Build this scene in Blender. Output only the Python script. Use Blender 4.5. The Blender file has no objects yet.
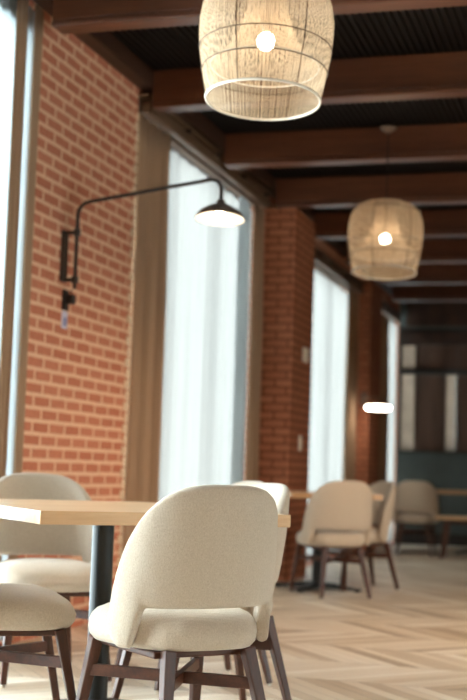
import bpy, bmesh, math, random
from mathutils import Vector, Matrix
random.seed(7)
PI = math.pi
scene = bpy.context.scene
C = scene.collection

# ------------------------------------------------------------------ materials
def new_mat(name):
    m = bpy.data.materials.new(name); m.use_nodes = True
    nt = m.node_tree
    for n in list(nt.nodes): nt.nodes.remove(n)
    out = nt.nodes.new('ShaderNodeOutputMaterial')
    return m, nt, out

class G:
    """small node helper"""
    def __init__(s, nt): s.nt = nt
    def n(s, t, **kw):
        nd = s.nt.nodes.new(t)
        for k, v in kw.items(): setattr(nd, k, v)
        return nd
    def put(s, sock, v):
        if hasattr(v, 'is_output') or isinstance(v, bpy.types.NodeSocket): s.nt.links.new(v, sock)
        else: sock.default_value = v
    def math(s, op, a, b=0.0, c=None):
        nd = s.n('ShaderNodeMath', operation=op)
        s.put(nd.inputs[0], a); s.put(nd.inputs[1], b)
        if c is not None: s.put(nd.inputs[2], c)
        return nd.outputs[0]
    def coords(s, which='Object'): return s.n('ShaderNodeTexCoord').outputs[which]
    def xyz(s, v):
        nd = s.n('ShaderNodeSeparateXYZ'); s.put(nd.inputs[0], v); return nd.outputs
    def comb(s, x, y, z):
        nd = s.n('ShaderNodeCombineXYZ')
        for i, v in enumerate((x, y, z)): s.put(nd.inputs[i], v)
        return nd.outputs[0]
    def mapping(s, v, scale=(1, 1, 1), rot=(0, 0, 0), loc=(0, 0, 0)):
        nd = s.n('ShaderNodeMapping'); s.put(nd.inputs['Vector'], v)
        nd.inputs['Scale'].default_value = scale; nd.inputs['Rotation'].default_value = rot; nd.inputs['Location'].default_value = loc
        return nd.outputs[0]
    def noise(s, v, scale=5, detail=3, rough=.5, col=False):
        nd = s.n('ShaderNodeTexNoise'); s.put(nd.inputs['Vector'], v)
        nd.inputs['Scale'].default_value = scale; nd.inputs['Detail'].default_value = detail; nd.inputs['Roughness'].default_value = rough
        return nd.outputs['Color' if col else 'Fac'] if col else nd.outputs[0]
    def mix(s, fac, a, b, mode='MIX'):
        nd = s.n('ShaderNodeMix', data_type='RGBA', blend_type=mode)
        s.put(nd.inputs['Factor'], fac); s.put(nd.inputs['A'] if False else nd.inputs[6], a); s.put(nd.inputs[7], b)
        return nd.outputs[2]
    def ramp(s, fac, stops):
        nd = s.n('ShaderNodeValToRGB'); s.put(nd.inputs[0], fac)
        cr = nd.color_ramp
        while len(cr.elements) < len(stops): cr.elements.new(.5)
        for e, (p, c) in zip(cr.elements, stops): e.position = p; e.color = (*c, 1)
        return nd.outputs[0]
    def bump(s, h, strength=.3, dist=.01):
        nd = s.n('ShaderNodeBump'); s.put(nd.inputs['Height'], h)
        nd.inputs['Strength'].default_value = strength; nd.inputs['Distance'].default_value = dist
        return nd.outputs[0]
    def bsdf(s, out, color, rough=.5, metal=0.0, normal=None, spec=.5, **kw):
        p = s.n('ShaderNodeBsdfPrincipled')
        s.put(p.inputs['Base Color'], color if not isinstance(color, tuple) else (*color[:3], 1))
        s.put(p.inputs['Roughness'], rough); s.put(p.inputs['Metallic'], metal)
        p.inputs['Specular IOR Level'].default_value = spec
        if normal is not None: s.put(p.inputs['Normal'], normal)
        for k, v in kw.items(): s.put(p.inputs[k], v)
        s.nt.links.new(p.outputs[0], out.inputs[0])
        return p

def srgb(r, g, b):
    f = lambda c: (c/255/12.92 if c/255 <= .04045 else ((c/255+.055)/1.055)**2.4)
    return (f(r), f(g), f(b))

def c4(c): return (*c, 1.0)

def plain(name, col, rough=.5, metal=0.0, spec=.5, var=.12, scale=8):
    m, nt, out = new_mat(name); g = G(nt)
    nz = g.noise(g.coords(), scale, 3)
    dark = tuple(c*(1-var) for c in col); lite = tuple(min(1, c*(1+var)) for c in col)
    colr = g.ramp(nz, [(.3, dark), (.7, lite)])
    g.bsdf(out, colr, rough, metal, None, spec)
    return m

def wood(name, dark, mid, lite, axis='X', scale=6, rough=.45, spec=.5):
    m, nt, out = new_mat(name); g = G(nt)
    st = {'X': (.08, 1, 1), 'Y': (1, .08, 1), 'Z': (1, 1, .08)}[axis]
    v = g.mapping(g.coords(), scale=tuple(k*scale for k in st))
    n1 = g.noise(v, 3, 6, .6)
    n2 = g.noise(g.mapping(g.coords(), scale=tuple(k*scale*7 for k in st)), 3, 4, .6)
    f = g.math('ADD', g.math('MULTIPLY', n1, .7), g.math('MULTIPLY', n2, .3))
    col = g.ramp(f, [(.32, dark), (.5, mid), (.68, lite)])
    g.bsdf(out, col, rough, 0, g.bump(f, .08, .003), spec)
    return m

def brick(name, b1, b2, mortar, msize=.012, bump=.6, upos=0.0, vpos=0.0, grime=.25, smooth=.1, width=.203, row=.0677):
    m, nt, out = new_mat(name); g = G(nt)
    x, y, z = g.xyz(g.coords())
    vec = g.comb(g.math('ADD', g.math('ADD', x, y), upos), g.math('ADD', z, vpos), 0.0)
    # a little irregularity in the courses
    wob = g.noise(g.coords(), 9, 2)
    off = g.math('MULTIPLY', g.math('SUBTRACT', wob, .5), .008)
    vec2 = g.n('ShaderNodeVectorMath', operation='ADD'); g.put(vec2.inputs[0], vec); g.put(vec2.inputs[1], g.comb(off, off, 0.0))
    bt = g.n('ShaderNodeTexBrick'); g.put(bt.inputs['Vector'], vec2.outputs[0])
    bt.offset = .5; bt.squash = 1.0
    bt.inputs['Scale'].default_value = 1.0
    bt.inputs['Brick Width'].default_value = width; bt.inputs['Row Height'].default_value = row
    bt.inputs['Mortar Size'].default_value = msize; bt.inputs['Mortar Smooth'].default_value = smooth; bt.inputs['Bias'].default_value = 0.0
    bt.inputs['Color1'].default_value = c4(b1); bt.inputs['Color2'].default_value = c4(b2); bt.inputs['Mortar'].default_value = c4(mortar)
    fine = g.noise(g.coords(), 40, 5, .6)
    col = g.mix(grime, bt.outputs['Color'], g.ramp(fine, [(.3, tuple(c*.55 for c in b1)), (.7, tuple(min(1, c*1.25) for c in b2))]))
    h = g.math('ADD', g.math('MULTIPLY', g.math('SUBTRACT', 1.0, bt.outputs['Fac']), 1.0), g.math('MULTIPLY', fine, .3))
    g.bsdf(out, col, .85, 0, g.bump(h, bump, .006), .25)
    return m

def fabric(name, col, col2, bump=.5, scale=260):
    m, nt, out = new_mat(name); g = G(nt)
    co = g.coords()
    wx = g.n('ShaderNodeTexWave', wave_type='BANDS', bands_direction='X'); g.put(wx.inputs['Vector'], co); wx.inputs['Scale'].default_value = scale/3; wx.inputs['Distortion'].default_value = 1.5
    wz = g.n('ShaderNodeTexWave', wave_type='BANDS', bands_direction='Z'); g.put(wz.inputs['Vector'], co); wz.inputs['Scale'].default_value = scale/3; wz.inputs['Distortion'].default_value = 1.5
    n1 = g.noise(co, scale*1.2, 3, .75)
    n2 = g.noise(g.mapping(co, scale=(1, 1, .6)), scale*1.1, 2, .6)
    f = g.math('ADD', g.math('MULTIPLY', n1, .55), g.math('MULTIPLY', n2, .45))
    colr = g.ramp(f, [(.33, col2), (.62, col)])
    h = g.math('ADD', g.math('ADD', wx.outputs['Fac'], wz.outputs['Fac']), f)
    g.bsdf(out, colr, .92, 0, g.bump(h, bump, .0012), .2, **{'Sheen Weight': .25, 'Sheen Roughness': .5})
    return m

def cloth(name, col, trans=.5, rough=.9, streak=18, see=0.0):
    """thin cloth: diffuse + translucent, woven vertical streaks"""
    m, nt, out = new_mat(name); g = G(nt)
    v = g.mapping(g.coords(), scale=(streak, streak, .15))
    nz = g.noise(v, 3, 3)
    colr = g.ramp(nz, [(.3, tuple(c*.9 for c in col)), (.7, col)])
    d = g.n('ShaderNodeBsdfDiffuse'); g.put(d.inputs[0], colr)
    t = g.n('ShaderNodeBsdfTranslucent'); g.put(t.inputs[0], colr)
    mx = g.n('ShaderNodeMixShader'); mx.inputs[0].default_value = trans
    nt.links.new(d.outputs[0], mx.inputs[1]); nt.links.new(t.outputs[0], mx.inputs[2])
    last = mx
    if see > 0:
        tr = g.n('ShaderNodeBsdfTransparent'); m2 = g.n('ShaderNodeMixShader'); m2.inputs[0].default_value = see
        nt.links.new(mx.outputs[0], m2.inputs[1]); nt.links.new(tr.outputs[0], m2.inputs[2]); last = m2
    nt.links.new(last.outputs[0], out.inputs[0])
    return m

def emitter(name, col, strength):
    m, nt, out = new_mat(name); g = G(nt)
    e = g.n('ShaderNodeEmission'); e.inputs[0].default_value = c4(col); e.inputs[1].default_value = strength
    nt.links.new(e.outputs[0], out.inputs[0]); return m

def glass(name):
    m, nt, out = new_mat(name); g = G(nt)
    tr = g.n('ShaderNodeBsdfTransparent'); tr.inputs[0].default_value = (.93, .97, .97, 1)
    gl = g.n('ShaderNodeBsdfGlossy'); gl.inputs['Roughness'].default_value = .03
    fr = g.n('ShaderNodeFresnel'); fr.inputs[0].default_value = 1.3
    mx = g.n('ShaderNodeMixShader'); nt.links.new(fr.outputs[0], mx.inputs[0])
    nt.links.new(tr.outputs[0], mx.inputs[1]); nt.links.new(gl.outputs[0], mx.inputs[2])
    nt.links.new(mx.outputs[0], out.inputs[0]); return m

def floor_mat():
    m, nt, out = new_mat('chevron_oak_floor'); g = G(nt)
    x, y, z = g.xyz(g.coords())
    BW, PW, SL = .56, .095, math.tan(math.radians(58))
    yb = g.math('DIVIDE', g.math('ADD', y, -.03), BW)
    band = g.math('FLOOR', yb)
    fr = g.math('SUBTRACT', yb, band)
    par = g.math('MODULO', g.math('ABSOLUTE', band), 2.0)
    sgn = g.math('SUBTRACT', g.math('MULTIPLY', par, 2.0), 1.0)
    # across-plank coordinate: planks lean to one side in one band and to the other in the next
    t = g.math('ADD', x, g.math('MULTIPLY', g.math('MULTIPLY', g.math('SUBTRACT', fr, .5), BW/SL*1.35), sgn))
    q = g.math('DIVIDE', t, PW)
    pid = g.math('FLOOR', q); pf = g.math('SUBTRACT', q, pid)
    wn = g.n('ShaderNodeTexWhiteNoise', noise_dimensions='2D'); g.put(wn.inputs['Vector'], g.comb(pid, band, 0.0))
    rnd = wn.outputs['Value']
    grain = g.noise(g.comb(g.math('MULTIPLY', t, 14.0), g.math('ADD', g.math('MULTIPLY', y, 1.2), g.math('MULTIPLY', rnd, 30.0)), rnd), 4, 5, .6)
    tone = g.math('ADD', g.math('MULTIPLY', rnd, .72), g.math('MULTIPLY', grain, .38))
    col = g.ramp(tone, [(.1, srgb(154, 130, 106)), (.32, srgb(202, 181, 155)), (.6, srgb(225, 209, 187)), (.95, srgb(243, 233, 217))])
    e1 = g.math('LESS_THAN', pf, .035); e2 = g.math('LESS_THAN', fr, .008)
    seam = g.math('MAXIMUM', e1, e2)
    col = g.mix(g.math('MULTIPLY', seam, .7), col, c4(srgb(84, 64, 46)))
    rough = g.math('ADD', .30, g.math('MULTIPLY', grain, .22))
    h = g.math('SUBTRACT', g.math('MULTIPLY', grain, .2), seam)
    g.bsdf(out, col, rough, 0, g.bump(h, .25, .003), .5)
    return m

M = {}
M['brick'] = brick('orange_brick_pale_mortar', srgb(182, 110, 84), srgb(198, 130, 103), srgb(234, 198, 166), .0115, .5, vpos=.024)
M['brick_dark'] = brick('orange_brick_dark_mortar', srgb(186, 120, 88), srgb(172, 106, 76), srgb(108, 66, 47), .010, .5, vpos=.01, row=.0677)
M['brick_return'] = plain('window_lit_return', srgb(214, 190, 160), .8)
M['plaster'] = plain('warm_plaster', srgb(190, 160, 130), .9)
M['ceiling'] = plain('dark_metal_deck', srgb(22, 18, 16), .7, .1, .2)
M['beam'] = wood('red_brown_beam', srgb(66, 38, 24), srgb(94, 54, 34), srgb(118, 70, 45), 'X', 3, .38)
M['trim'] = wood('dark_timber_plate', srgb(40, 25, 17), srgb(58, 36, 24), srgb(74, 47, 30), 'Y', 3, .5)
M['floor'] = floor_mat()
M['teal'] = plain('dark_teal_paint', srgb(72, 81, 78), .5)
M['frame_dark'] = plain('dark_window_frame', srgb(38, 34, 30), .45)
M['shutter'] = wood('brown_shutter_wood', srgb(62, 44, 34), srgb(84, 60, 46), srgb(100, 74, 58), 'Z', 4, .5)
M['slat'] = plain('pale_blind_slat', srgb(168, 154, 140), .6)
M['glass'] = glass('window_glass')
M['sheer'] = cloth('white_sheer', (.258, .242, .225), .56, streak=10)
M['sheer_blue'] = cloth('cool_white_sheer', (.45, .50, .52), .55, streak=10)
M['drape'] = cloth('taupe_drape', srgb(172, 142, 116), .10, streak=24)
M['rail'] = plain('taupe_rail', srgb(108, 86, 68), .5)
M['fabric'] = fabric('oatmeal_linen', srgb(212, 198, 180), srgb(187, 170, 149))
M['walnut'] = wood('walnut_leg', srgb(48, 25, 14), srgb(76, 40, 23), srgb(98, 54, 32), 'Z', 7, .4)
M['walnut_bar'] = wood('walnut_bar', srgb(48, 25, 14), srgb(76, 40, 23), srgb(98, 54, 32), 'X', 7, .4)
M['oak'] = wood('pale_oak_top', srgb(200, 156, 114), srgb(216, 176, 135), srgb(230, 197, 158), 'X', 5, .28)
M['iron'] = plain('black_iron', srgb(30, 31, 30), .38, .3, .5)
M['lamp_metal'] = plain('dark_bronze_lamp', srgb(124, 102, 86), .5, .2)
M['lamp_arm'] = plain('dark_lamp_arm', srgb(58, 46, 38), .45, .2)
M['lamp_white'] = plain('white_enamel', srgb(246, 240, 228), .4)
M['bulb'] = emitter('warm_bulb', (1.0, .82, .60), 58)
M['bulb_soft'] = emitter('soft_bulb', (1.0, .86, .68), 30)
M['opal'] = emitter('opal_glow', (1.0, .90, .76), 16)
M['thread'] = cloth('cream_thread', srgb(216, 192, 162), .45, streak=60)
M['wire'] = plain('bronze_wire', srgb(96, 76, 58), .45, .6)
M['ring'] = plain('pale_wire_ring', srgb(214, 204, 188), .45, .2)
M['cord'] = plain('black_cord', srgb(24, 21, 19), .6)
M['black_plastic'] = plain('black_plastic', srgb(30, 26, 24), .45)
M['card'] = plain('pale_lilac_card', srgb(196, 194, 214), .6, var=.03)
M['card_ink'] = plain('grey_violet_ink', srgb(140, 140, 180), .6, var=.03)
M['cream'] = plain('cream_plastic', srgb(254, 246, 230), .4, var=.03)
M['glide'] = plain('pale_glide', srgb(226, 218, 206), .4, var=.03)

# ------------------------------------------------------------------ mesh helpers
def add_box(bm, x0, x1, y0, y1, z0, z1, mtx=None):
    vs = [bm.verts.new((x, y, z)) for x in (x0, x1) for y in (y0, y1) for z in (z0, z1)]
    for f in ((0, 1, 3, 2), (4, 6, 7, 5), (0, 4, 5, 1), (2, 3, 7, 6), (0, 2, 6, 4), (1, 5, 7, 3)):
        bm.faces.new([vs[i] for i in f])
    if mtx is not None: bmesh.ops.transform(bm, matrix=mtx, verts=vs)
    return vs

def add_beam(bm, p0, p1, w0, h0, w1=None, h1=None, upv=Vector((0, 0, 1))):
    """tapered square bar from p0 to p1"""
    p0, p1 = Vector(p0), Vector(p1); w1 = w1 or w0; h1 = h1 or h0
    d = (p1-p0).normalized(); s = d.cross(upv)
    if s.length < 1e-4: s = Vector((1, 0, 0))
    s.normalize(); u = s.cross(d).normalized()
    vs = []
    for p, w, h in ((p0, w0, h0), (p1, w1, h1)):
        for a, b in ((-1, -1), (1, -1), (1, 1), (-1, 1)):
            vs.append(bm.verts.new(p+s*a*w/2+u*b*h/2))
    for i in range(4):
        j = (i+1) % 4; bm.faces.new((vs[i], vs[j], vs[4+j], vs[4+i]))
    bm.faces.new((vs[3], vs[2], vs[1], vs[0])); bm.faces.new(vs[4:8])
    return vs

def add_tube(bm, pts, r, seg=12, closed=False, cap=True):
    pts = [Vector(p) for p in pts]; n = len(pts); rings = []
    nrm = None
    for i, p in enumerate(pts):
        if closed: d = pts[(i+1) % n]-pts[i-1]
        else: d = pts[min(i+1, n-1)]-pts[max(i-1, 0)]
        d.normalize()
        if nrm is None:
            nrm = d.orthogonal().normalized()
        else:
            nrm = (nrm-d*nrm.dot(d))
            nrm = nrm.normalized() if nrm.length > 1e-6 else d.orthogonal().normalized()
        b = d.cross(nrm)
        rr = r[i] if isinstance(r, (list, tuple)) else r
        rings.append([bm.verts.new(p+nrm*math.cos(2*PI*k/seg)*rr+b*math.sin(2*PI*k/seg)*rr) for k in range(seg)])
    m = n if closed else n-1
    for i in range(m):
        A, B = rings[i], rings[(i+1) % n]
        for k in range(seg):
            bm.faces.new((A[k], A[(k+1) % seg], B[(k+1) % seg], B[k]))
    if cap and not closed:
        bm.faces.new(rings[0][::-1]); bm.faces.new(rings[-1])

def add_lathe(bm, prof, seg=32, mtx=None):
    rings = []; allv = []
    for r, z in prof:
        if r < 1e-5:
            v = [bm.verts.new((0, 0, z))]
        else:
            v = [bm.verts.new((r*math.cos(2*PI*k/seg), r*math.sin(2*PI*k/seg), z)) for k in range(seg)]
        rings.append(v); allv += v
    for A, B in zip(rings, rings[1:]):
        for k in range(seg):
            k2 = (k+1) % seg
            if len(A) == 1 and len(B) == 1: continue
            if len(A) == 1: bm.faces.new((A[0], B[k2], B[k]))
            elif len(B) == 1: bm.faces.new((A[k], A[k2], B[0]))
            else: bm.faces.new((A[k], A[k2], B[k2], B[k]))
    if mtx is not None: bmesh.ops.transform(bm, matrix=mtx, verts=allv)
    return allv

def circle_pts(r, z, n=64, cx=0, cy=0):
    return [(cx+r*math.cos(2*PI*i/n), cy+r*math.sin(2*PI*i/n), z) for i in range(n)]

def obj(name, bm, mat, parent=None, smooth=False, bevel=0, segs=2, loc=None, rotz=0, fix=True):
    if fix: bmesh.ops.recalc_face_normals(bm, faces=bm.faces)
    me = bpy.data.meshes.new(name); bm.to_mesh(me); bm.free()
    me.materials.append(mat)
    if smooth:
        for p in me.polygons: p.use_smooth = True
    o = bpy.data.objects.new(name, me); C.objects.link(o)
    if parent is not None: o.parent = parent
    if loc is not None: o.location = loc
    if rotz: o.rotation_euler = (0, 0, rotz)
    if bevel:
        b = o.modifiers.new('edge', 'BEVEL'); b.width = bevel; b.segments = segs; b.limit_method = 'ANGLE'
    return o

def empty(name, loc, rotz=0):
    o = bpy.data.objects.new(name, None); C.objects.link(o); o.empty_display_size = .1
    o.location = loc; o.rotation_euler = (0, 0, rotz); return o

def tag(o, label, cat, group=None, kind=None):
    o['label'] = label; o['category'] = cat
    if group: o['group'] = group
    if kind: o['kind'] = kind
    return o

def struct(o):
    o['kind'] = 'structure'; return o

def dup(root, loc, rotz, label):
    r = root.copy(); C.objects.link(r); r.location = loc; r.rotation_euler = (0, 0, rotz); r['label'] = label
    for ch in list(root.children):
        c = ch.copy(); C.objects.link(c); c.parent = r
        for gch in list(ch.children):
            d = gch.copy(); C.objects.link(d); d.parent = c
    return r

def BM(): return bmesh.new()

# ------------------------------------------------------------------ room shell
XW = -2.92            # inner face of the window wall
XR, YB, YE = 4.6, -4.6, 17.4
ZC, ZB = 3.39, 3.15   # metal deck, beam undersides
HEAD = 3.27           # window heads
wins = [(-3.2, .2), (1.7, 5.93), (7.37, 10.38), (11.14, 14.55), (15.35, 17.385)]

bm = BM()
add_box(bm, XW-.4, XR+.3, YB-.3, YE+.3, -.1, 0)
struct(obj('floor', bm, M['floor']))

# corrugated deck: ribs run along the room
bm = BM()
pit = .042; n = int((XR-XW+.8)/pit)
prof = []
for i in range(n):
    x = XW-.4+i*pit
    prof += [(x, ZC), (x+.017, ZC), (x+.022, ZC+.018), (x+.036, ZC+.018)]
prof.append((XW-.4+n*pit, ZC))
top = [(prof[-1][0], ZC+.12), (prof[0][0], ZC+.12)]
loop = prof+top
A = [bm.verts.new((x, YB-.3, z)) for x, z in loop]; B = [bm.verts.new((x, YE+.3, z)) for x, z in loop]
for i in range(len(loop)):
    j = (i+1) % len(loop); bm.faces.new((A[i], A[j], B[j], B[i]))
struct(obj('ceiling', bm, M['ceiling']))

# window wall: brick piers between the openings, sills and heads
bm = BM()
edges = [YB-.3]+[e for w in wins for e in w]+[YE+.3]
for i in range(0, len(edges), 2):
    add_box(bm, XW-.36, XW, edges[i], edges[i+1], 0, ZC)
for a, b in wins:
    add_box(bm, XW-.36, XW, a, b, HEAD if a < 11 else 3.12, ZC)
    add_box(bm, XW-.36, XW, a, b, 0, .012)
struct(obj('wall_left', bm, M['brick']))

bm = BM()
rw = [(3.6, 5.6)]  # unseen window, added and sized to light the brick from this side
re_ = [YB-.3]+[e for q in rw for e in q]+[YE+.3]
for i in range(0, len(re_), 2): add_box(bm, XR, XR+.3, re_[i], re_[i+1], 0, ZC)
for a, b in rw: add_box(bm, XR, XR+.3, a, b, 0, .3); add_box(bm, XR, XR+.3, a, b, 2.3, ZC)
struct(obj('wall_right', bm, M['plaster']))
bm = BM(); add_box(bm, XW, XR, YB-.3, YB, 0, ZC); struct(obj('wall_back', bm, M['plaster']))

# end wall with a tall glazed opening
bm = BM()
ox0, ox1, oz0, oz1 = -2.905, -.2, 1.225, 2.93
add_box(bm, XW, ox0, YE, YE+.25, 0, ZC); add_box(bm, ox1, XR, YE, YE+.25, 0, ZC)
add_box(bm, ox0, ox1, YE, YE+.25, 0, oz0); add_box(bm, ox0, ox1, YE, YE+.25, oz1, ZC)
struct(obj('wall_end', bm, M['teal']))
bm = BM(); add_box(bm, XW+.02, XR, YE-.02, YE, 0, .16)
struct(obj('baseboard_end', bm, M['frame_dark'], bevel=.004))
bm = BM(); add_box(bm, XW+.02, XR, YE-.03, YE, 1.13, 1.2)
struct(obj('trim_1', bm, M['teal'], bevel=.006))

bm = BM(); add_box(bm, XW+.101, XR, YE-.06, YE, 2.95, ZC)  # dark board added over the upper end wall to stand for its shade
struct(obj('trim_shade_board', bm, M['trim'], bevel=.008))
# timber wall plate under the deck
bm = BM(); add_box(bm, XW, XW+.1, YB, YE, 3.28, ZC)
struct(obj('trim_2', bm, M['trim'], bevel=.008))

# staggered edge of the brick return, its pale colour standing for window light
bm = BM()
z = .02; k = 0
while z < 3.1:
    add_box(bm, XW-.02, XW+.006, 7.345 if k % 2 else 7.325, 7.38, z+.006, z+.0617); z += .0677; k += 1
struct(obj('trim_3', bm, M['brick_return'], bevel=.003))

# brick columns
def column(y0, y1, x1):
    bm = BM(); add_box(bm, XW, x1, y0, y1, 0, ZB if True else ZC)
    return obj('brick_column', bm, M['brick_dark'], bevel=.006)
c1 = column(10.4, 11.13, -2.645); struct(c1)
c2 = column(14.6, 15.3, -2.78); struct(c2)

# windows: frame, mullions, panes
for i, (a, b) in enumerate(wins):
    w = struct(empty('window_%d' % (i+1), (XW-.28, (a+b)/2, .012)))
    h = (HEAD if a < 11 else 3.12)-.012; L = (b-a)/2
    bm = BM()
    add_box(bm, -.04, .04, -L, -L+.07, 0, h); add_box(bm, -.04, .04, L-.07, L, 0, h)
    add_box(bm, -.04, .04, -L+.07, L-.07, 0, .08); add_box(bm, -.04, .04, -L+.07, L-.07, h-.08, h)
    obj('window_frame', bm, M['frame_dark'], w, bevel=.004)
    nm = 2
    for k in range(1, nm+1):
        y = -L+2*L*k/(nm+1)
        bm = BM(); add_box(bm, -.03, .03, y-.03, y+.03, .08, h-.08); obj('mullion', bm, M['frame_dark'], w)
    bm = BM(); add_box(bm, -.006, .006, -L+.07, L-.07, .08, h-.08); obj('pane', bm, M['glass'], w)
for i, (y0, y1) in enumerate(rw):
    w = struct(empty('window_%d' % (7+i), (XR+.15, (y0+y1)/2, .3))); L = (y1-y0)/2; h = 2.0
    bm = BM()
    add_box(bm, -.04, .04, -L, -L+.08, 0, h); add_box(bm, -.04, .04, L-.08, L, 0, h)
    add_box(bm, -.04, .04, -L+.08, L-.08, 0, .1); add_box(bm, -.04, .04, -L+.08, L-.08, h-.1, h)
    obj('window_frame', bm, M['frame_dark'], w)
    bm = BM(); add_box(bm, -.005, .005, -L+.08, L-.08, .1, h-.1); obj('pane', bm, M['glass'], w)
# end window: dark frame, transom, blinds in the two lit gaps, brown louvred shutters between
w = struct(empty('window_6', (0, YE+.06, 0)))
bm = BM()
add_box(bm, ox0, ox0+.03, -.05, .05, oz0, oz1); add_box(bm, ox1-.06, ox1, -.05, .05, oz0, oz1)
add_box(bm, ox0, ox1, -.05, .05, oz0, oz0+.035); add_box(bm, ox0, ox1, -.05, .05, oz1-.05, oz1)
obj('window_frame', bm, M['frame_dark'], w, bevel=.004)
bm = BM(); add_box(bm, ox0+.03, ox1-.06, -.075, .05, 2.296, 2.37); obj('transom', bm, M['frame_dark'], w, bevel=.004)
bm = BM(); add_box(bm, ox0, ox1, .10, .112, oz0, oz1); obj('pane', bm, M['glass'], w)
bm = BM(); add_box(bm, ox0+.031, ox1-.061, -.06, .03, 2.695, oz1-.051); obj('head_panel', bm, M['trim'], w, bevel=.004)  # added panel that blocks the bright sky gap above the slats
def louvre(x0, x1, z0, z1, pitch, tilt, depth, mat, name, thick=.006, y=0.0, stile=.03):
    bm = BM()
    zz = z0+pitch/2
    while zz < z1-pitch/4:
        add_box(bm, x0, x1, -depth/2, depth/2, -thick/2, thick/2, Matrix.Translation((0, y, zz)) @ Matrix.Rotation(tilt, 4, 'X'))
        zz += pitch
    o = obj(name, bm, mat, w)
    bm = BM()
    add_box(bm, x0-stile, x0, y-.02, y+.02, z0, z1); add_box(bm, x1, x1+stile, y-.02, y+.02, z0, z1)
    obj('stile', bm, M['shutter'], o, bevel=.003)
    return o
for x0, x1, zt in ((-2.872, -2.685, 2.735), (-2.262, -2.126, 2.29)):
    louvre(x0, x1, oz0+.035, zt, .052, -.85, .068, M['slat'], 'blind', .003, -.03, .002)
for x0, x1, zt in ((-2.655, -2.29, 2.735), (-2.095, -1.62, 2.735), (-1.56, -1.1, 2.735), (-1.04, -.3, 2.735)):
    louvre(x0, x1, oz0+.035, zt, .05, -1.15, .058, M['shutter'], 'shutter', .008, 0.0, .028)
bm = BM(); add_box(bm, -2.26, -2.125, -.03, .0, 2.371, 2.735); obj('shutter_panel', bm, M['shutter'], w)

# ceiling beams: a deep board with a slightly wider bottom trim
beam_words = ['nearest the camera, above the near chairs', 'across the top edge of the photo, behind the near lantern', 'first full beam beyond the near lantern',
              'second full beam beyond the near lantern, lantern canopy in front', 'resting on top of the nearer brick column', 'next one beyond the nearer brick column',
              'above the second brick column bay', 'over the far brick column', 'last one before the dark end wall']
ys = [4.33, 5.845, 7.335, 8.865, 10.33, 11.77, 13.25, 14.72, 16.2]
for i, y in enumerate(ys):
    b = empty('ceiling_beam', (0, y, ZB))
    tag(b, 'red-brown timber ceiling beam ' + beam_words[i], 'ceiling beam', 'timber ceiling beams', 'thing')
    bm = BM(); add_box(bm, XW+.101, XR, .008, .134, .034, ZC-ZB)
    obj('board', bm, M['beam'], b, bevel=.006)
    bm = BM(); add_box(bm, XW+.101, XR, 0, .142, 0, .032)
    obj('bottom_trim', bm, M['beam'], b, bevel=.009, segs=3)

# ------------------------------------------------------------------ curtains
def drape(name, y0, y1, z0, z1, x, folds, amp, mat, label, cat, group=None, thick=0.0, flare=.0, seed=0):
    rnd = random.Random(seed)
    bm = BM(); N = max(12, folds*12); NZ = 14
    ph = [rnd.uniform(-.5, .5) for _ in range(4)]
    rows = []
    for j in range(NZ+1):
        f = j/NZ; z = z1+(z0-z1)*f
        row = []
        for i in range(N+1):
            u = i/N
            yy = y0+(y1-y0)*u+(u-.5)*flare*f
            aa = amp*(.55+.45*min(1, f*3))
            xx = x+aa*math.sin(2*PI*folds*u+ph[0]+.25*math.sin(3*f+ph[1]))+aa*.35*math.sin(2*PI*folds*.5*u+ph[2]+f)
            row.append(bm.verts.new((xx, yy, z)))
        rows.append(row)
    for a, b in zip(rows, rows[1:]):
        for i in range(N): bm.faces.new((a[i], a[i+1], b[i+1], b[i]))
    o = obj(name, bm, mat, smooth=True)
    if thick:
        s = o.modifiers.new('thickness', 'SOLIDIFY'); s.thickness = thick
    tag(o, label, cat, group)
    return o

ST = 3.125
GS, GD = 'white sheer curtains', 'taupe drapes'
# nearest window (left edge of the photo)
drape('sheer_curtain', 5.25, 5.926, .02, 3.262, XW-.025, 6, .01, M['sheer_blue'], 'white sheer curtain at the left edge of the photo', 'curtain', GS, seed=1)  # brighter cloth than the large sheer, window brightness put into its colour
drape('drape', 5.60, 5.73, .02, 3.262, XW+.025, 2, .014, M['drape'], 'taupe drape at the left edge of the photo, inner fold beside the sheer', 'drape', GD, .004, seed=2)
drape('drape', 5.825, 5.926, .02, 3.262, XW+.02, 2, .012, M['drape'], 'narrow taupe drape fold edging the left side of the brick pier', 'drape', GD, .004, seed=4)
# middle window
drape('drape', 7.39, 8.0, .02, ST, XW-.01, 5, .036, M['drape'], 'wide taupe drape between the brick pier and the large bright sheer', 'drape', GD, .004, seed=5)
drape('sheer_curtain', 7.9, 10.35, .02, ST, XW-.1, 11, .016, M['sheer'], 'large bright white sheer curtain behind the swing-arm lamp', 'curtain', GS, seed=6)
drape('sheer_curtain', 9.80, 10.12, .02, ST, XW-.05, 2, .018, M['sheer_blue'], 'narrow cool white sheer panel at right of the large sheer', 'curtain', GS, seed=7)
drape('drape', 10.06, 10.37, .02, ST, XW-.0, 3, .03, M['drape'], 'taupe drape in front of the nearer brick column', 'drape', GD, .004, seed=8)
# far window
drape('drape', 11.2, 11.6, .02, 2.98, XW+.0, 4, .03, M['drape'], 'taupe drape tucked behind the nearer brick column', 'drape', GD, .004, seed=9)
drape('sheer_curtain', 11.4, 14.52, .02, 2.98, XW-.09, 15, .016, M['sheer'], 'bright white sheer curtain between the two brick columns', 'curtain', GS, seed=10)
drape('drape', 13.93, 14.5, .02, 2.98, XW-.0, 4, .03, M['drape'], 'taupe drape beside the far brick column', 'drape', GD, .004, seed=11)
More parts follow.
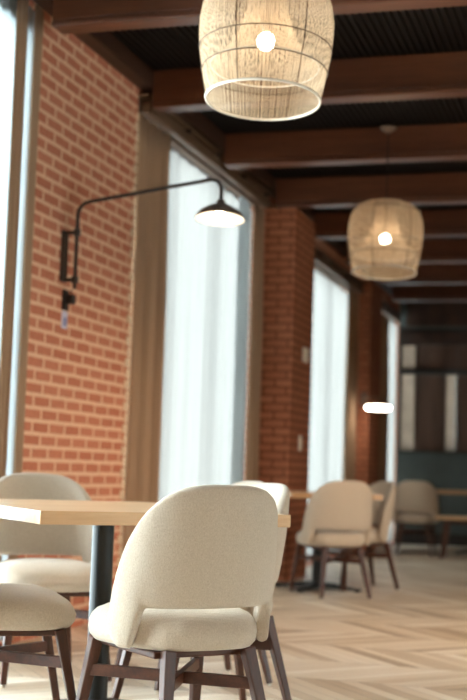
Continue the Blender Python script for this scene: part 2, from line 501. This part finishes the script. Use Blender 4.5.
# last window
drape('drape', 15.38, 16.58, .02, 2.96, XW+.0, 7, .035, M['drape'], 'taupe drape behind the far disc-shaped lamp', 'drape', GD, .004, seed=12)
drape('sheer_curtain', 16.63, 17.375, .02, 2.96, XW-.015, 4, .010, M['sheer'], 'thin white sheer strip in the far corner by the dark end wall', 'curtain', GS, seed=13)

def rail(y0, y1, z, label, x=XW-.10):
    r = empty('curtain_rail', (x, (y0+y1)/2, z)); L = (y1-y0)/2
    tag(r, label, 'curtain rail', 'curtain rails')
    bm = BM(); add_box(bm, .012, .075, -L, L, -.03, .075); obj('inner_track', bm, M['rail'], r, bevel=.006)
    bm = BM(); add_box(bm, .105, .165, -L, L, -.03, .045); obj('outer_track', bm, M['rail'], r, bevel=.008)
    bm = BM(); add_box(bm, .005, .165, -L-.03, L+.03, .076, .096); obj('cover_board', bm, M['rail'], r, bevel=.004)
    k = 5
    for i in range(k):
        y = -L+.1+(2*L-.2)*i/(k-1)
        bm = BM(); add_box(bm, .0, .17, y-.012, y+.012, .046, .0755); obj('bracket', bm, M['iron'], r, bevel=.003)
    return r
rail(7.41, 10.34, 3.165, 'long taupe double curtain rail above the large bright window')
rail(11.18, 14.51, 3.02, 'taupe double curtain rail above the sheer between the columns')
rail(1.8, 5.88, 3.165, 'taupe double curtain rail at the top left corner above the near drapes', XW-.215)
rail(15.4, 17.23, 3.0, 'taupe double curtain rail in the far corner by the end wall')

# ------------------------------------------------------------------ chairs
def superell(n, e):
    for i in range(n):
        t = 2*PI*i/n; c, s = math.cos(t), math.sin(t)
        yield (math.copysign(abs(c)**(2/e), c), math.copysign(abs(s)**(2/e), s))

def chair_shell():
    bm = BM(); N = 72; K = 28
    tm = math.radians(80); th = .036
    secs = []
    def plan(t, z, off):
        lean = max(0, z-.42)*.14
        a, b = .260+off+.006*(z-.4)/.45, .20+off
        # rounded U
        s, c = math.sin(t), math.cos(t)
        x = a*math.copysign(abs(s)**.86, s)
        y = -b*math.copysign(abs(c)**.86, c)-.01
        return Vector((x, y-lean*max(0.0, c)**.8, z))
    for i in range(N+1):
        t = -tm+2*tm*i/N; u = abs(t)/tm
        zt = .41+.450*max(0, 1-u**2.7)**.55
        # bottom: arched cut-out behind the seat, dropping to the wings
        k = min(1, max(0, (u-.60)/.15)); k = k*k*(3-2*k)
        zb = .497-.118*k
        e = max(0, (u-.86)/.14)
        zb += .05*e*e
        if zt < zb+.02: zt = zb+.02
        loop = []
        r = th/2; nr = 6; h = zt-zb
        for j in range(nr+1):          # bottom round, inner to outer
            a = PI*j/nr; loop.append((-math.cos(a)*r, zb+r*(1-math.sin(a))*min(1, h/(2*r))))
        m = 8
        for j in range(1, m): loop.append((r, zb+r+(h-2*r)*j/m))
        for j in range(nr+1):
            a = PI*j/nr; loop.append((math.cos(a)*r, zt-r*(1-math.sin(a))*min(1, h/(2*r))))
        for j in range(1, m): loop.append((-r, zt-r-(h-2*r)*j/m))
        puff = .010*(1-u*u)
        ring = []
        for off, z in loop:
            o2 = off + (puff*math.sin(PI*min(1, max(0, (z-zb)/h))) * (1 if off > 0 else .4) * (1 if abs(off) > r*.8 else abs(off)/r))
            ring.append(bm.verts.new(plan(t, z, o2)))
        secs.append(ring)
    n = len(secs[0])
    for A, B in zip(secs, secs[1:]):
        for k in range(n): bm.faces.new((A[k], A[(k+1) % n], B[(k+1) % n], B[k]))
    bm.faces.new(secs[0][::-1]); bm.faces.new(secs[-1])
    return bm

def chair_seat():
    bm = BM(); N = 64
    prof = [(.0, .372), (.80, .372), (.93, .376), (.985, .392), (1.0, .415), (.992, .438), (.96, .456), (.90, .470), (.78, .482), (.58, .490), (.3, .494), (0, .495)]
    rings = []
    for s, z in prof:
        if s == 0: rings.append([bm.verts.new((0, .01, z))]); continue
        ring = []
        for cx, cy in superell(N, 3.1):
            y = .01+cy*.245*s
            hw = .198+.048*min(1, (cy+1)/1.3)
            zz = z
            if z > .42: zz = z - .022*max(0, cy*s-.55)/.45 * 1.0
            ring.append(bm.verts.new((cx*hw*s, y, zz)))
        rings.append(ring)
    for A, B in zip(rings, rings[1:]):
        for k in range(N):
            k2 = (k+1) % N
            if len(A) == 1: bm.faces.new((A[0], B[k2], B[k]))
            elif len(B) == 1: bm.faces.new((A[k], A[k2], B[0]))
            else: bm.faces.new((A[k], A[k2], B[k2], B[k]))
    return bm

def leg_pts(sx, front):
    if front: return Vector((sx*.185, .185, .375)), Vector((sx*.222, .262, .006))
    return Vector((sx*.135, -.185, .375)), Vector((sx*.192, -.272, .006))

def make_chair(label):
    t = empty('dining_chair', (0, 0, 0))
    tag(t, label, 'chair', 'linen dining chairs')
    obj('backrest', chair_shell(), M['fabric'], t, smooth=True)
    obj('seat', chair_seat(), M['fabric'], t, smooth=True)
    bm = BM()
    add_box(bm, -.175, .175, -.17, .19, .352, .3725)
    obj('seat_frame', bm, M['walnut_bar'], t, bevel=.006)
    def on_leg(sx, front, z):
        a, b = leg_pts(sx, front); return a+(b-a)*((a.z-z)/(a.z-b.z))
    for front in (0, 1):
        for sx in (-1, 1):
            a, b = leg_pts(sx, front)
            bm = BM(); add_beam(bm, a, b+Vector((0, 0, .004)), .040, .034, .025, .022, Vector((0, 1, 0)))
            l = obj('leg', bm, M['walnut'], t, bevel=.004)
            bm = BM(); add_lathe(bm, [(0, 0), (.009, 0), (.010, .003), (.010, .0095), (0, .0095)], 12, Matrix.Translation((b.x, b.y, 0)))
            gl = obj('glide', bm, M['glide'], l); gl['label'] = 'pale foot glide'
    # crossing diagonal stretchers, halved into each other
    for s, dz in ((1, 0), (-1, .0)):
        p0, p1 = on_leg(-s, 1, .272+dz), on_leg(s, 0, .272+dz)
        bm = BM(); add_beam(bm, p0, p1, .020, .036)
        obj('stretcher', bm, M['walnut_bar'], t, bevel=.003)
    return t

def heading(deg): return -math.radians(deg)   # local +Y turned to a compass heading (0 = along the window wall, + = to the right)
ch = make_chair('nearest pale linen dining chair, back to the viewer, pushed up to the near oak table')
ch.location = (-1.296, 3.78, 0); ch.rotation_euler = (0, 0, heading(-49))
dup(ch, (-1.975, 3.90, 0), heading(57), 'pale linen dining chair cut by the left edge, only its seat and legs showing')
dup(ch, (-2.37, 5.13, 0), heading(141), 'pale linen dining chair facing the viewer across the near oak table')
dup(ch, (-1.46, 4.56, 0), heading(226), 'pale linen dining chair tucked under the near table right behind the nearest chair')
dup(ch, (-1.745, 5.30, 0), heading(226), 'pale linen dining chair mostly hidden behind the nearest chair, its rim against the sheer')
dup(ch, (-2.05, 9.45, 0), heading(-35.6), 'pale linen dining chair, back to the viewer, at the second oak table')
dup(ch, (-2.01, 10.185, 0), heading(229), 'pale linen dining chair tucked in behind the chair at the second table')
dup(ch, (-2.28, 15.05, 0), heading(-6), 'farthest pale linen dining chair standing alone before the dark end wall')

# ------------------------------------------------------------------ tables
def make_table(loc, rotz, sx, sy, label, armang=45):
    t = empty('dining_table', loc, rotz); tag(t, label, 'table', 'oak dining tables')
    bm = BM(); add_box(bm, -sx/2, sx/2, -sy/2, sy/2, .714, .757)
    obj('tabletop', bm, M['oak'], t, bevel=.003)
    bm = BM(); add_box(bm, -.17, .17, -.17, .17, .7045, .7135); obj('mounting_plate', bm, M['iron'], t, bevel=.002)
    bm = BM(); add_lathe(bm, [(0, .04), (.055, .04), (.055, .055), (.0405, .062), (.0405, .685), (.052, .695), (.052, .704), (0, .704)], 28)
    obj('column', bm, M['iron'], t, smooth=False)
    for k in range(4):
        a = math.radians(armang+90*k)
        bm = BM()
        vs = []
        prof = [(.03, .062, .028), (.12, .052, .030), (.28, .034, .034), (.355, .026, .036), (.375, .018, .026)]
        rows = []
        for r, zt, hw in prof:
            rows.append([bm.verts.new((r, -hw, .012)), bm.verts.new((r, hw, .012)), bm.verts.new((r, hw*.75, zt)), bm.verts.new((r, -hw*.75, zt))])
        for A_, B_ in zip(rows, rows[1:]):
            for q in range(4): bm.faces.new((A_[q], A_[(q+1) % 4], B_[(q+1) % 4], B_[q]))
        bm.faces.new(rows[0][::-1]); bm.faces.new(rows[-1])
        bmesh.ops.transform(bm, matrix=Matrix.Rotation(a, 4, 'Z'), verts=bm.verts)
        arm = obj('base_arm', bm, M['iron'], t, bevel=.005)
        bm = BM(); add_lathe(bm, [(0, 0), (.02, 0), (.02, .0118), (0, .0118)], 14, Matrix.Translation((.335*math.cos(a), .335*math.sin(a), 0)))
        obj('leveller', bm, M['black_plastic'], arm)
    return t
# local X of the table runs along heading 46 (to the right and away)
make_table((-1.82, 4.42, 0), math.radians(90-46), .90, 1.20, 'near oak-topped dining table on a black pedestal, nearest chairs around it', 22+45)
make_table((-2.27, 9.94, 0), math.radians(90-54.4), .75, .75, 'second oak-topped dining table by the nearer brick column', 45)
make_table((-1.62, 15.85, 0), 0, 1.3, .75, 'far oak-topped dining table in front of the dark end wall', 45)

# bench at the far right
b = empty('bench', (-1.25, 14.75, 0)); tag(b, 'low wooden bench at the right edge beside the farthest chair', 'bench')
bm = BM(); add_box(bm, -.74, .74, -.17, .17, .435, .475); obj('seat', bm, M['oak'], b, bevel=.008)
for sx in (-1, 1):
    for sy in (-1, 1):
        bm = BM(); add_beam(bm, (sx*.62, sy*.12, .4345), (sx*.67, sy*.145, 0), .045, .04, .03, .028, Vector((0, 1, 0))); obj('leg', bm, M['walnut'], b, bevel=.004)
bm = BM(); add_box(bm, -.6, .6, -.02, .02, .385, .434); obj('apron', bm, M['walnut_bar'], b, bevel=.003)

# ------------------------------------------------------------------ woven lantern pendants
TILT = math.radians(-4)   # the shades hang a little askew on their cords
def make_pendant(loc, label):
    t = empty('lantern_pendant', loc); t.rotation_euler = (TILT, 0, 0); tag(t, label, 'pendant lamp', 'woven thread lanterns')
    prof = [(0.0, .221), (.06, .234), (.125, .246), (.18, .256), (.25, .263), (.32, .264), (.385, .254), (.43, .236), (.465, .205), (.49, .155), (.50, .09)]
    def rad(z):
        for (z0, r0), (z1, r1) in zip(prof, prof[1:]):
            if z0 <= z <= z1: return r0+(r1-r0)*(z-z0)/(z1-z0)
        return prof[-1][1]
    def threads(prof, n, frac, jit, seed, sag=0.0):
        rnd = random.Random(seed); bm = BM()
        for i in range(n):
            a0 = 2*PI*i/n+rnd.uniform(-jit, jit); tw = rnd.uniform(-1, 1)*jit*2
            prev = None
            for j, (z, r) in enumerate(prof):
                a = a0+tw*j/len(prof); half = PI/n*frac
                v = (bm.verts.new((r*math.cos(a-half), r*math.sin(a-half), z)), bm.verts.new((r*math.cos(a+half), r*math.sin(a+half), z)))
                if prev: bm.faces.new((prev[0], prev[1], v[1], v[0]))
                prev = v
        return bm
    obj('thread_shade', threads(prof, 210, .50, .006, 3), M['thread'], t, fix=False)
    inner = [(.135, .215), (.16, .19), (.20, .150), (.27, .11), (.36, .085), (.47, .07)]
    obj('inner_shade', threads(inner, 130, .36, .012, 5), M['thread'], t, fix=False)
    for z, mat in ((0.0, 'ring'), (.113, 'wire'), (.202, 'wire'), (.43, 'wire')):
        bm = BM(); add_tube(bm, circle_pts(rad(z)+.002, z, 72), .0055 if z == 0 else .0024, 8, closed=True)
        obj('ring', bm, M[mat], t, smooth=True)
    bm = BM(); add_tube(bm, circle_pts(.212, .135, 64), .0028, 6, closed=True); obj('inner_ring', bm, M['ring'], t, smooth=True)
    for k in range(6):
        a = 2*PI*k/6+.35
        bm = BM(); add_tube(bm, [((r+.001)*math.cos(a), (r+.001)*math.sin(a), z) for z, r in prof], .002, 6); obj('rib', bm, M['wire'], t)
    bm = BM(); add_lathe(bm, [(0, .495), (.092, .495), (.094, .502), (.09, .508), (0, .51)], 28); obj('top_plate', bm, M['wire'], t)
    bm = BM(); add_lathe(bm, [(0, .274), (.015, .274), (.016, .29), (.022, .30), (.022, .36), (.012, .375), (.008, .494), (0, .494)], 20); s = obj('socket', bm, M['lamp_metal'], t, smooth=True)
    bm = BM()
    add_lathe(bm, [(0, .205), (.014, .208), (.026, .217), (.034, .231), (.036, .241), (.034, .252), (.026, .265), (.015, .2735), (0, .2735)], 24)
    o = obj('bulb', bm, M['bulb'], t, smooth=True); o['label'] = 'glowing warm bulb'
    top = ZC-loc[2]-.002
    piv = Vector((0, 0, .505)); UN = Matrix.Translation(piv) @ Matrix.Rotation(-TILT, 4, 'X') @ Matrix.Translation(-piv)
    bm = BM(); add_tube(bm, [(0, 0, .51), (0, 0, top-.035)], .0045, 8); bmesh.ops.transform(bm, matrix=UN, verts=bm.verts); obj('cord', bm, M['cord'], t)
    bm = BM(); add_lathe(bm, [(0, top-.04), (.02, top-.04), (.055, top-.012), (.058, top), (0, top)], 24, UN); obj('ceiling_canopy', bm, M['lamp_metal'], t, smooth=True)
    return t
p1 = make_pendant((-1.337, 4.68, 2.34), 'large near woven thread lantern hanging above the near table, cut by the top edge')
p2 = dup(p1, (-1.585, 8.77, 2.317), 0, 'smaller far woven thread lantern hanging above the second table'); p2.rotation_euler = (TILT, 0, 0)

# ------------------------------------------------------------------ swing-arm wall lamps
def bend(pts, r=.09, n=8):
    pts = [Vector(p) for p in pts]; out = [pts[0]]
    for a, b, c in zip(pts, pts[1:], pts[2:]):
        d0 = (a-b).normalized(); d1 = (c-b).normalized(); p0, p1 = b+d0*r, b+d1*r
        for i in range(n+1):
            s = i/n; out.append(p0*(1-s)**2+b*2*s*(1-s)+p1*s*s)
    out.append(pts[-1]); return out

def wall_lamp(loc, end, drop, label, wallx, z0, z1, elbow, shade_r=.132):
    """loc: pivot axis on the wall; end: arm tip (local)"""
    t = empty('swing_arm_lamp', loc); tag(t, label, 'wall lamp', 'swing-arm wall lamps')
    dx = wallx-loc[0]
    bm = BM(); add_box(bm, dx, dx+.02, -.03, .03, z0-.01, z1+.01); obj('wall_plate', bm, M['lamp_arm'], t, bevel=.004)
    for z in (z0, z1):
        bm = BM(); add_box(bm, dx+.0205, .012, -.011, .011, z-.009, z+.009); add_lathe(bm, [(0, z-.018), (.019, z-.018), (.019, z+.018), (0, z+.018)], 16)
        obj('clamp', bm, M['lamp_arm'], t)
    ex, ey, ez = end
    pts = bend([(0, 0, z0-.05), (0, 0, elbow), (ex, ey, ez), (ex, ey, ez-drop)], .075)
    bm = BM(); add_tube(bm, pts, .0105, 12); obj('arm', bm, M['lamp_arm'], t, smooth=True)
    zt = ez-drop
    bm = BM(); T = Matrix.Translation((ex, ey, zt)) @ Matrix.Rotation(math.radians(-6), 4, 'X')
    R = shade_r
    add_lathe(bm, [(.0, .004), (.022, .004), (.024, -.018), (.045, -.024), (R*.62, -.043), (R*.86, -.066), (R*.985, -.092), (R, -.098), (R*.975, -.098), (R*.95, -.090), (R*.82, -.070), (R*.58, -.049), (.04, -.030), (0, -.028)], 40, T)
    sh = obj('shade', bm, M['lamp_metal'], t, smooth=True)
    bm = BM()
    add_lathe(bm, [(R*.966, -.0975), (R*.94, -.0915), (R*.81, -.0725), (R*.57, -.0515), (.04, -.0325), (0, -.0305)], 40, T)
    o = obj('shade_lining', bm, M['lamp_white'], sh, smooth=True); o['label'] = 'white enamel inside of the shade'
    bm = BM(); add_lathe(bm, [(0, -.033), (.014, -.033), (.015, -.055), (.024, -.068), (.028, -.082), (.024, -.098), (.012, -.107), (0, -.108)], 20, T)
    o = obj('bulb', bm, M['bulb_soft'], t, smooth=True); o['label'] = 'glowing bulb below the shade rim'
    return t
wall_lamp((-2.84, 6.34, 0), (.84, -.07, 2.425), .125, 'dark swing-arm lamp on the brick pier reaching across the large sheer', XW, 1.905, 2.165, 2.325)
b = empty('opal_wall_lamp', (-2.60, 14.2, 1.66)); tag(b, 'far wall lamp with a glowing white flat disc by the far brick column', 'wall lamp')
bm = BM(); add_lathe(bm, [(0, -.026), (.125, -.026), (.138, -.02), (.145, 0), (.138, .02), (.125, .026), (0, .026)], 40); obj('opal_disc', bm, M['opal'], b, smooth=True)
bm = BM(); add_lathe(bm, [(0, .0265), (.146, .0265), (.14, .034), (.06, .042), (.012, .05), (0, .05)], 24); obj('cap', bm, M['lamp_metal'], b, smooth=True)
bm = BM(); add_tube(bm, bend([(0, 0, .045), (0, 0, .12), (-.24, .33, .12), (-.24, .395, .12)], .04), .009, 10); obj('arm', bm, M['lamp_metal'], b, smooth=True)
bm = BM(); add_box(bm, -.285, -.195, .385, .3995, .04, .20); obj('wall_plate', bm, M['lamp_metal'], b, bevel=.004)

# socket and card under the near lamp
b = empty('power_socket', (XW, 6.39, 1.80)); tag(b, 'black plug and socket on the brick below the swing-arm lamp', 'socket')
bm = BM(); add_box(bm, 0, .014, -.032, .032, -.055, .055); obj('plate', bm, M['black_plastic'], b, bevel=.004)
bm = BM(); add_box(bm, .0145, .06, -.024, .024, -.02, .03); obj('plug', bm, M['black_plastic'], b, bevel=.006)
bm = BM(); add_tube(bm, bend([(.04, 0, .025), (.04, 0, .045), (.046, -.015, .052)], .008), .004, 8); obj('cable', bm, M['cord'], b, smooth=True)
b = empty('wall_card', (XW, 6.40, 1.695)); tag(b, 'small pale lilac card on the brick under the black socket', 'card')
bm = BM(); add_box(bm, 0, .003, -.036, .036, -.05, .045); obj('card', bm, M['card'], b)
bm = BM(); add_box(bm, .0032, .0042, -.022, .03, -.036, .012); obj('printed_patch', bm, M['card_ink'], b)

# plates on the column
b = empty('thermostat', (-2.645, 10.84, 1.93)); tag(b, 'cream square thermostat high on the nearer brick column', 'thermostat')
bm = BM(); add_box(bm, 0, .022, -.075, .075, -.062, .062); obj('housing', bm, M['cream'], b, bevel=.006)
bm = BM(); add_box(bm, .0222, .026, -.03, .03, -.02, .03); obj('dial_panel', bm, M['cream'], b, bevel=.002)
b = empty('light_switch', (-2.645, 10.76, 1.16)); tag(b, 'cream light switch low on the nearer brick column', 'light switch')
bm = BM(); add_box(bm, 0, .01, -.045, .045, -.065, .065); obj('plate', bm, M['cream'], b, bevel=.004)
bm = BM(); add_box(bm, .0102, .02, -.016, .016, -.03, .03); obj('rocker', bm, M['cream'], b, bevel=.003)

# ------------------------------------------------------------------ light
w = bpy.data.worlds.new('sky'); scene.world = w; w.use_nodes = True
nt = w.node_tree
bg = nt.nodes['Background']; bg.inputs[0].default_value = (.86, .95, 1.0, 1); bg.inputs[1].default_value = 14.0

def lamp(loc, power, col=(1, .76, .54), r=.12):  # added warm spots out of view, lifting the brick, floor and chairs
    l = bpy.data.lights.new('added_warm_spot', 'SPOT'); l.energy = power; l.color = col; l.shadow_soft_size = r
    l.spot_size = math.radians(168); l.spot_blend = .55
    o = bpy.data.objects.new('added_warm_spot', l); C.objects.link(o); o.location = loc   # points straight down
lamp((-.9, .6, 2.5), 40); lamp((1.6, .6, 2.5), 50); lamp((-.2, 7.3, 2.5), 190); lamp((1.2, 10.5, 2.35), 60)

# ------------------------------------------------------------------ camera
f, H = 1280.0, .90
yaw, pitch, roll = math.radians(16.9), math.radians(5.4), .034
fw = Vector((-math.sin(yaw)*math.cos(pitch), math.cos(yaw)*math.cos(pitch), math.sin(pitch)))
r0 = Vector((math.cos(yaw), math.sin(yaw), 0)); u0 = r0.cross(fw)
rt = r0*math.cos(roll)-u0*math.sin(roll)
rt = r0*math.cos(roll)+u0*math.sin(roll)
up = rt.cross(fw)
cam = bpy.data.cameras.new('camera'); co = bpy.data.objects.new('camera', cam); C.objects.link(co)
co.matrix_world = Matrix(((rt.x, up.x, -fw.x, 0), (rt.y, up.y, -fw.y, 0), (rt.z, up.z, -fw.z, H), (0, 0, 0, 1)))
cam.sensor_fit = 'VERTICAL'; cam.sensor_height = 36; cam.sensor_width = 24; cam.lens = f*36/700
cam.clip_start = .05; cam.clip_end = 100
cam.dof.use_dof = True; cam.dof.focus_distance = 3.72; cam.dof.aperture_fstop = 2.8
scene.camera = co

vs = scene.view_settings
vs.view_transform = 'Standard'; vs.look = 'None'; vs.gamma = 1; vs.exposure = 0.12; vs.use_curve_mapping = False
scene.cycles.max_bounces = 10; scene.cycles.diffuse_bounces = 5; scene.cycles.transparent_max_bounces = 12
scene.cycles.use_denoising = True
